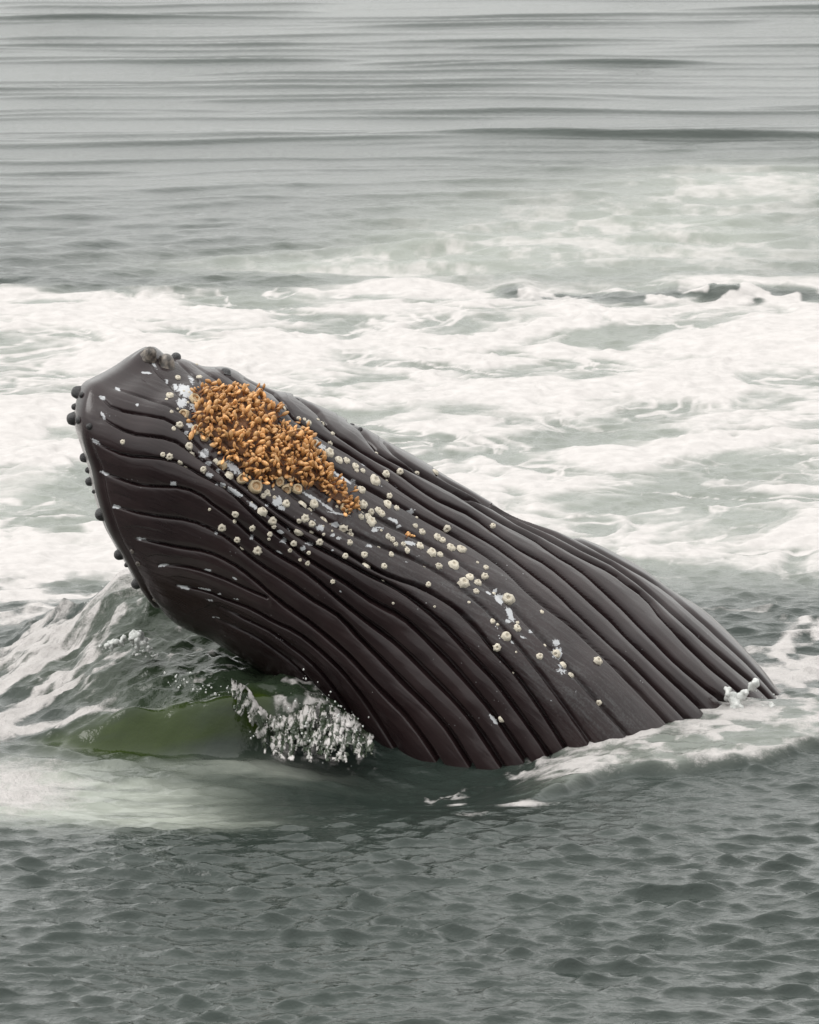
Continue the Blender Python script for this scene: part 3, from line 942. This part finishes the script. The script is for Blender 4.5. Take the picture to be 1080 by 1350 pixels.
for lst, meshes, kk in ((SHELLS, SH, .97), (RINGS, RG, .98)):
    for (x, y, r_) in lst:
        if any((x - a) ** 2 + (y - b) ** 2 < 12 for a, b in seen):
            continue
        seen.append((x, y))
        p, n = on_skin(x, y)
        o = link('acorn_barnacle', meshes[cnt % len(meshes)])
        sc = r_ / PPM * kk
        o.matrix_local = Matrix.Translation(p - whale.location) @ frame(n, random.uniform(0, 6.28)) @ Matrix.Diagonal((sc * random.uniform(.9, 1.1), sc * random.uniform(.9, 1.1), sc * random.uniform(.8, 1.1), 1))
        child(o)
        cnt += 1

# tubercles along the jaw rim
KN = [lathe('tubercle', [(1.35, -.5), (1.08, .0), (.98, .45), (.86, .85), (.62, 1.15), (.32, 1.30), (.02, 1.34)], 14, 3, .03, 40 + i, None) for i in range(3)]
for m in KN:
    m.materials.append(M_KNOB)
KP = [lathe('tubercle', [(1.35, -.6), (1.08, .0), (.98, .35), (.86, .80), (.62, 1.08), (.32, 1.22), (.02, 1.26)], 14, 2, .05, 50 + i, None) for i in range(2)]
for m in KP:
    m.materials.append(M_KNOBP)
KNOBS = [(101, 517, 9, (-1, .25, .1)), (96, 536, 4.5, (-1, -.1, .2)), (97, 552, 9.5, (-1, -.15, .3)), (109, 521, 4, (-.3, .2, 1)), (105, 554, 4.6, (-.3, 0, 1)), (118, 562, 4.5, (-.4, 0, 1)),
         (110, 604, 7, (-1, -.1, .3)), (117, 620, 4.2, (-.7, 0, .8)), (117, 635, 6.5, (-1, -.3, .3)), (134, 678, 8, (-1, -.25, .3)), (158, 731, 7, (-1, -.5, .3)), (167, 745, 3, (-1, -.5, .3)),
         (182, 768, 7.5, (-.8, -.6, .4)), (124, 648, 2.5, (-.7, 0, .8)), (232, 470, 7, (.2, 1, .3)), (298, 489, 7, (.25, 1, .1)), (392, 523, 4, (.3, 1, .1)), (466, 557, 3.5, (.3, 1, .1)), (477, 563, 3, (.3, 1, .1))]
for i, (x, y, r_, dr) in enumerate(KNOBS):
    p, n = on_skin(x, y)
    d = Vector(R * dr[0] + U * dr[1] - F * dr[2]).normalized()
    o = link('tubercle', KN[i % 3])
    sc = r_ / PPM
    fl = .55 if y < 560 and x > 290 else 1.0
    o.matrix_local = Matrix.Translation(p - whale.location - d * sc * .25) @ frame(d, random.uniform(0, 6)) @ Matrix.Diagonal((sc, sc, sc * random.uniform(.85, 1.05) * fl, 1))
    child(o)
for i, (x, y, r_) in enumerate([(219, 480, 10.5), (194, 473, 8.5), (203, 792, 2.6), (174, 727, 2.4), (182, 743, 2.8)]):
    p, n = on_skin(x, y)
    o = link('tubercle', KP[i % 2])
    sc = r_ / PPM
    d = (n + Vector((0, 0, .75))).normalized()
    o.matrix_local = Matrix.Translation(p - whale.location) @ frame(d, i * 1.3) @ Matrix.Diagonal((sc * .9, sc * 1.1, sc, 1))
    child(o)

# orange gooseneck barnacles growing on a bed of acorn barnacles
CL = np.array([(180, 200), (240, 170), (300, 195), (370, 185), (430, 225), (500, 240), (560, 290), (570, 330), (560, 380), (620, 375), (690, 378), (720, 420), (730, 480), (790, 560),
               (830, 620), (865, 648), (920, 712), (928, 750), (890, 778), (830, 722), (760, 668), (690, 648), (600, 615), (480, 625), (410, 595), (330, 520), (270, 480), (240, 420),
               (190, 390), (160, 320), (185, 270)], float) * (300 / 1080.) + np.array([210, 460])


def inside(p):
    c = False
    j = len(CL) - 1
    for i in range(len(CL)):
        if (CL[i, 1] > p[1]) != (CL[j, 1] > p[1]) and p[0] < (CL[j, 0] - CL[i, 0]) * (p[1] - CL[i, 1]) / (CL[j, 1] - CL[i, 1]) + CL[i, 0]:
            c = not c
        j = i
    return c


def edge_d(p):
    b = 1e9
    for i in range(len(CL)):
        a, c = CL[i], CL[(i + 1) % len(CL)]
        ab = c - a
        t = np.clip(((p - a) @ ab) / (ab @ ab), 0, 1)
        b = min(b, float(np.linalg.norm(p - a - t * ab)))
    return b


# crust bed: lumpy skin-hugging patch
gm = GPX.reshape(-1, 2)
stp = 2
sub = np.zeros(GPX.shape[:2])
box = (gm[:, 0] > 250) & (gm[:, 0] < 480) & (gm[:, 1] > 500) & (gm[:, 1] < 690)
cid = np.where(box)[0]
hgt = np.full(len(gm), -1.0)
for i in cid:
    if (i // GPX.shape[1]) % stp or (i % GPX.shape[1]) % stp:
        continue
    if inside(gm[i]):
        hgt[i] = min(1., edge_d(gm[i]) / 14.)
hg = hgt.reshape(GPX.shape[:2])[::stp, ::stp]
gp2 = GP[::stp, ::stp]
gn2 = GN[::stp, ::stp]
gx2 = GPX[::stp, ::stp]
lump = fbm(gx2[..., 0] / 9., gx2[..., 1] / 9., 3)
PB = gp2 + gn2 * ((np.clip(hg, 0, 1) ** .6 * (6 + 9 * lump) - .8) / PPM)[..., None]
used = {}
vl = []
fl_ = []
for i in range(hg.shape[0] - 1):
    for j in range(hg.shape[1] - 1):
        q4 = [(i, j), (i + 1, j), (i + 1, j + 1), (i, j + 1)]
        if sum(hg[a] >= 0 for a in q4) >= 3:
            f = []
            for a in q4:
                if a not in used:
                    used[a] = len(vl)
                    vl.append(PB[a] - np.array(whale.location))
                f.append(used[a])
            fl_.append(f)
crust = link('barnacle_bed', grid_mesh('barnacle_bed', np.array(vl), np.array(fl_)), M_CRUST)
child(crust)
crust['label'] = 'bed of orange gooseneck barnacles on the chin'


def goose_mesh(seed):
    r_ = random.Random(seed)
    seg = 7
    prof = [(.14, -.1), (.15, .35), (.22, .65), (.38, .95), (.44, 1.25), (.34, 1.58), (.15, 1.80), (.02, 1.86)]
    tp = [.0, .1, .35, .8, 1, 1, .9, .55]
    bend = r_.uniform(-.25, .25)
    P, T = [], []
    for (q_, h_), t in zip(prof, tp):
        for j in range(seg):
            a = 2 * math.pi * j / seg
            P.append((q_ * math.cos(a) * 1.05 + bend * h_ * h_ * .3, q_ * math.sin(a) * .74, h_))
            T.append(t)
    fc = [(k * seg + j, k * seg + (j + 1) % seg, (k + 1) * seg + (j + 1) % seg, (k + 1) * seg + j) for k in range(len(prof) - 1) for j in range(seg)]
    me = grid_mesh('gooseneck_barnacle', np.array(P), np.array(fc), {'tip': np.array(T)})
    me.materials.append(M_GOOSE)
    return me


GM = [goose_mesh(i) for i in range(5)]
spots = []
tries = 0
while len(spots) < 860 and tries < 40000:
    tries += 1
    p = np.array([random.uniform(250, 475), random.uniform(505, 685)])
    if not inside(p + 13 * (np.array([float(vnoise(p[0] / 8., p[1] / 8.)), float(vnoise(p[0] / 8. + 40, p[1] / 8.))]) - .5) + np.array([random.gauss(0, 1.6), random.gauss(0, 1.6)])):
        continue
    # thinner around the bare hollow
    if math.hypot((p[0] - 312) / 14, (p[1] - 560) / 8) < 1 and random.random() < .8:
        continue
    md = 3.7
    if any((p[0] - a[0]) ** 2 + (p[1] - a[1]) ** 2 < md * md for a in spots):
        continue
    spots.append(p)
spots.sort(key=lambda p: edge_d(p))
spots = spots[::-1]
rest = []
for i, p in enumerate(spots):
    P_, n = on_skin(p[0], p[1])
    e = min(1., edge_d(p) / 14.)
    sc = random.uniform(4.2, 9.2) / PPM * (1.0 if e > .4 else .85)
    d = (n + Vector((random.gauss(0, .62), random.gauss(0, .3), random.gauss(0, .62))) + Vector((-.12, 0, -.12))).normalized()
    base = P_ + n * ((e ** .6 * random.uniform(5, 14)) / PPM) - d * sc * .15
    mtx = Matrix.Translation(base - whale.location) @ frame(d, random.uniform(0, 6.28)) @ Matrix.Diagonal((sc * random.uniform(.75, 1.1), sc * .9, sc * random.uniform(.85, 1.25), 1))
    if i % 12 < 6 and sum(1 for c_ in crust.children) < 300:
        o = link('gooseneck_barnacle', GM[i % 5])
        o.matrix_local = mtx
        o.parent = crust
    else:
        rest.append((mtx, GM[i % 5]))
bmr = bmesh.new()
tipl = bmr.verts.layers.float.new('tip')
for mtx, me in rest:
    vs = [bmr.verts.new(mtx @ v_.co) for v_ in me.vertices]
    td = me.attributes['tip'].data
    for k_, v_ in enumerate(vs):
        v_[tipl] = td[k_].value
    for f_ in me.polygons:
        bmr.faces.new([vs[a] for a in f_.vertices]).smooth = True
rme = bpy.data.meshes.new('gooseneck_clump')
bmr.to_mesh(rme)
bmr.free()
ro = link('gooseneck_clump', rme, M_GOOSE)
ro.parent = crust
ro['kind'] = 'stuff'
# the small orange tuft further down the throat
for k_ in range(9):
    x, y = 541 + random.uniform(-6, 5), 705 + random.uniform(-3.5, 3.5)
    P_, n = on_skin(x, y)
    sc = random.uniform(3.4, 4.6) / PPM
    d = (n + Vector((random.gauss(0.2, .4), random.gauss(0, .3), random.gauss(0, .4)))).normalized()
    o = link('gooseneck_barnacle', GM[k_ % 5])
    o.matrix_local = Matrix.Translation(P_ - whale.location) @ frame(d, k_) @ Matrix.Diagonal((sc, sc, sc * .8, 1))
    child(o)


# ------------------------------------------------------------------ splashes
_b = bmesh.new()
bmesh.ops.create_icosphere(_b, subdivisions=2, radius=1.0)
ICO_V = np.array([v_.co[:] for v_ in _b.verts])
ICO_F = np.array([[v_.index for v_ in f_.verts] for f_ in _b.faces])
_b.free()
_b = bmesh.new()
bmesh.ops.create_icosphere(_b, subdivisions=1, radius=1.0)
ICO1 = [v_.co.copy() for v_ in _b.verts]
ICO1F = [[v_.index for v_ in f_.verts] for f_ in _b.faces]
_b.free()


def blobs(name, balls, voxel, mat, rough=0.0, seed=0):
    """merge many balls into one wet, continuous surface"""
    cs = np.array([tuple(c) for c, _ in balls])
    rs = np.array([r_ for _, r_ in balls])
    bv = (cs[:, None] + ICO_V[None] * rs[:, None, None]).reshape(-1, 3)
    bf = (ICO_F[None] + (np.arange(len(balls)) * len(ICO_V))[:, None, None]).reshape(-1, 3)
    me = grid_mesh(name, bv, bf)
    tmp = bpy.data.objects.new('tmp', me)
    COL.objects.link(tmp)
    md = tmp.modifiers.new('r', 'REMESH')
    md.mode = 'VOXEL'
    md.voxel_size = voxel
    ms_ = tmp.modifiers.new('s', 'SMOOTH')
    ms_.iterations = 3
    dg = bpy.context.evaluated_depsgraph_get()
    res = bpy.data.meshes.new_from_object(tmp.evaluated_get(dg))
    bpy.data.objects.remove(tmp)
    bpy.data.meshes.remove(me)
    n = len(res.vertices)
    co = np.zeros(n * 3, np.float32)
    res.vertices.foreach_get('co', co)
    co = co.reshape(-1, 3).astype(float)
    if rough:
        nr = np.zeros(n * 3, np.float32)
        res.vertices.foreach_get('normal', nr)
        nr = nr.reshape(-1, 3)
        ns = fbm(co[:, 0] * 14 + co[:, 1] * 9 + seed, co[:, 2] * 14 + co[:, 1] * 5, 3) - .5
        co += nr * (rough * 2 * ns)[:, None]
        res.vertices.foreach_set('co', co.astype(np.float32).ravel())
    res.polygons.foreach_set('use_smooth', np.ones(len(res.polygons), bool))
    res.update()
    res.name = name
    # loose bits become spray
    bm = bmesh.new()
    bm.from_mesh(res)
    left = set(bm.verts)
    isl = []
    while left:
        seed_v = left.pop()
        grp = [seed_v]
        st_ = [seed_v]
        while st_:
            v_ = st_.pop()
            for e_ in v_.link_edges:
                u_ = e_.other_vert(v_)
                if u_ in left:
                    left.discard(u_)
                    grp.append(u_)
                    st_.append(u_)
        isl.append(grp)
    isl.sort(key=len)
    for grp in isl[:-1]:
        mp_ = {v_: LOOSE.verts.new(v_.co) for v_ in grp}
        for f_ in {f for v_ in grp for f in v_.link_faces}:
            LOOSE.faces.new([mp_[v_] for v_ in f_.verts])
    bmesh.ops.delete(bm, geom=[v_ for g_ in isl[:-1] for v_ in g_], context='VERTS')
    bm.to_mesh(res)
    bm.free()
    o = link(name, res, mat)
    return o


LOOSE = bmesh.new()


def at(px, py, fwd):
    return Vector(CP + ray(px, py) * fwd)


def fwd_of_ground(px, py, z=0.):
    g = ground(px, py, z)
    return float((g - CP) @ F)


def tube(pts, r0, r1, fw, n=14, jit=0.):
    c = spline([(a, b) for a, b in pts], n)
    out = []
    for i, (x, y) in enumerate(c):
        t = i / (n - 1)
        out.append((at(x + random.gauss(0, jit), y + random.gauss(0, jit), fw + random.gauss(0, .02)), (r0 + (r1 - r0) * t) / PPM))
    return out


# forked white splash where the back meets the water
fw = fwd_of_ground(980, 950) - .15
random.seed(21)
bl = tube([(965, 940), (972, 928), (984, 912), (994, 902), (997, 895)], 9, 4.5, fw, 12)
bl += tube([(972, 936), (964, 922), (958, 912), (957, 908)], 8, 5, fw, 8)
bl += tube([(955, 944), (975, 944), (1000, 940), (1020, 930)], 8, 4, fw, 12, 1.5)
bl = [(c_ + Vector((random.gauss(0, .008), random.gauss(0, .02), random.gauss(0, .008))), r_ * random.uniform(.45, .95)) for c_, r_ in bl for _ in range(3)]
sp1 = blobs('forked_splash', bl, .007, M_SPRAY, .02, 3)
sp1['label'] = 'forked white splash leaping up where the whale\'s back meets the water'
sp1['category'] = 'splash'

# curling crest on the shoulder of the bow wave
fw = fwd_of_ground(190, 880) - 2.05
bl = tube([(138, 852), (150, 848), (164, 845), (176, 838), (182, 836)], 4, 6, fw, 10, 1)
bl += tube([(182, 836), (188, 846), (197, 856), (207, 866)], 6, 3, fw, 10, 1)
bl += tube([(178, 842), (178, 855), (184, 862)], 5, 2.5, fw, 6, 1)
bl = [(c_ + Vector((random.gauss(0, .018), random.gauss(0, .03), random.gauss(-.004, .014))), r_ * random.uniform(.25, .8)) for c_, r_ in bl for _ in range(5)]
sp2 = blobs('curling_crest', bl, .006, M_SPRAY, .012, 5)
sp2['label'] = 'small curling white crest on the wave shoulder below the jaw'
sp2['category'] = 'splash'

# water tumbling off the lip beside the throat
top_l = spline([(308, 912), (325, 925), (340, 945), (360, 958), (385, 955), (410, 945), (440, 948), (465, 960), (482, 985)], 46)
fw0 = fwd_of_ground(400, 1000) - .02
nu, nv = 190, 110
uu = np.linspace(300, 496, nu)
vv = np.linspace(0, 1, nv)
UX, VT = np.meshgrid(uu, vv)
ty = np.interp(UX, top_l[:, 0], top_l[:, 1]) - 16
by = np.interp(UX, [300, 325, 340, 350, 400, 440, 496], [930, 950, 975, 998, 1006, 1004, 1010])
ragg = 8 * (fbm(UX / 7. + 3, VT * 0, 4, .6) - .5)
PY = ty + ragg * (1 - VT) + (by - ty) * VT
rdg = 1 - np.abs(2 * fbm(UX / 9. + 1.5 * VT, PY / 26., 4, .58) - 1) * 3
nzz = fbm(UX / 14., PY / 14., 4, .6) - .5
wob2 = np.where(VT < .25, (.25 - VT) * .8, 0)
dpt = fw0 + .02 + wob2 - .30 * VT ** 1.3 - .018 * rdg - .06 * nzz
SP = CP + ray(UX + 3 * nzz, PY) * dpt[..., None]
keep = (fbm(UX / 6. + 9, PY / 11., 4, .6) > .30 + .26 * sst(.55, 1.0, VT) + .12 * sst(.12, 0, VT)) & (UX > 306) & (UX < 492)
ii = np.arange(nu * nv).reshape(nv, nu)
fq = np.stack([ii[:-1, :-1], ii[:-1, 1:], ii[1:, 1:], ii[1:, :-1]], -1).reshape(-1, 4)
kf = keep.reshape(-1)[fq].all(1)
fq = fq[kf]
# largest connected patch is the sheet, the scraps go
lab = np.arange(nu * nv)
for _ in range(400):
    m_ = lab[fq].min(1)
    new = lab.copy()
    for c_ in range(4):
        np.minimum.at(new, fq[:, c_], m_)
    if (new == lab).all():
        break
    lab = new
vals, cn = np.unique(lab[fq[:, 0]], return_counts=True)
fq = fq[lab[fq[:, 0]] == vals[cn.argmax()]]
us = np.unique(fq)
rm = np.full(nu * nv, -1)
rm[us] = np.arange(len(us))
rd2 = 1 - np.abs(2 * fbm(UX / 5. + 2.5 * VT + 4, PY / 17., 4, .6) - 1) * 3.4
fo_ = np.clip(-.14 + .62 * np.clip(rd2, 0, 1) + .35 * np.clip(rdg, 0, 1) + .5 * nzz + .30 * np.exp(-((VT - .16) / .10) ** 2) + .2 * sst(.75, 1, VT), 0, 1)
one = np.ones(nu * nv)
sm = grid_mesh('falling_splash', SP.reshape(-1, 3)[us], rm[fq], {
    'foam': fo_.reshape(-1)[us], 'aerated': (.04 * one)[us], 'green': (.35 * one)[us], 'near': (.35 * one)[us], 'ripple': one[us]})
fallw = link('falling_splash', sm, M_WATER)
so_ = fallw.modifiers.new('thickness', 'SOLIDIFY')
so_.thickness = .012
fallw['label'] = 'ragged curtain of water tumbling off the lip beside the throat'
fallw['category'] = 'splash'

# droplets thrown up around it all
db = LOOSE


def drops(n, fx, rmax=2.0):
    for _ in range(n):
        x, y, f_ = fx()
        r_ = random.uniform(.45, 1) ** 2 * rmax / PPM
        m_ = Matrix.Translation(at(x, y, f_)) @ Matrix.Diagonal((r_, r_, r_ * random.uniform(.8, 1.6), 1))
        vs = [db.verts.new(m_ @ v_) for v_ in ICO1]
        for f3 in ICO1F:
            db.faces.new([vs[a_] for a_ in f3])


drops(80, lambda: (random.uniform(330, 492), random.gauss(968, 20), fw0 + random.gauss(-.08, .08)), 1.7)
drops(50, lambda: ((lambda t: (220 + 110 * t + random.gauss(0, 4), 895 + 25 * t + random.gauss(0, 5), fw0 + .25))(random.random())), 1.8)
drops(70, lambda: (random.gauss(985, 18), random.gauss(925, 10), fwd_of_ground(985, 940) + random.gauss(0, .1)), 1.6)
drops(40, lambda: ((lambda t: (400 + 90 * t, random.gauss(895 + 80 * t, 8), fw0 - .05))(random.random())), 1.5)
drops(60, lambda: (random.gauss(150, 30), random.gauss(800, 22), fwd_of_ground(150, 900) + .5), 1.4)
for f_ in db.faces:
    f_.smooth = True
dme = bpy.data.meshes.new('spray_droplets')
db.to_mesh(dme)
db.free()
do = link('spray_droplets', dme, M_SPRAY)
do['kind'] = 'stuff'
do['label'] = 'fine white spray droplets flying off the breaking water'
do['category'] = 'spray'
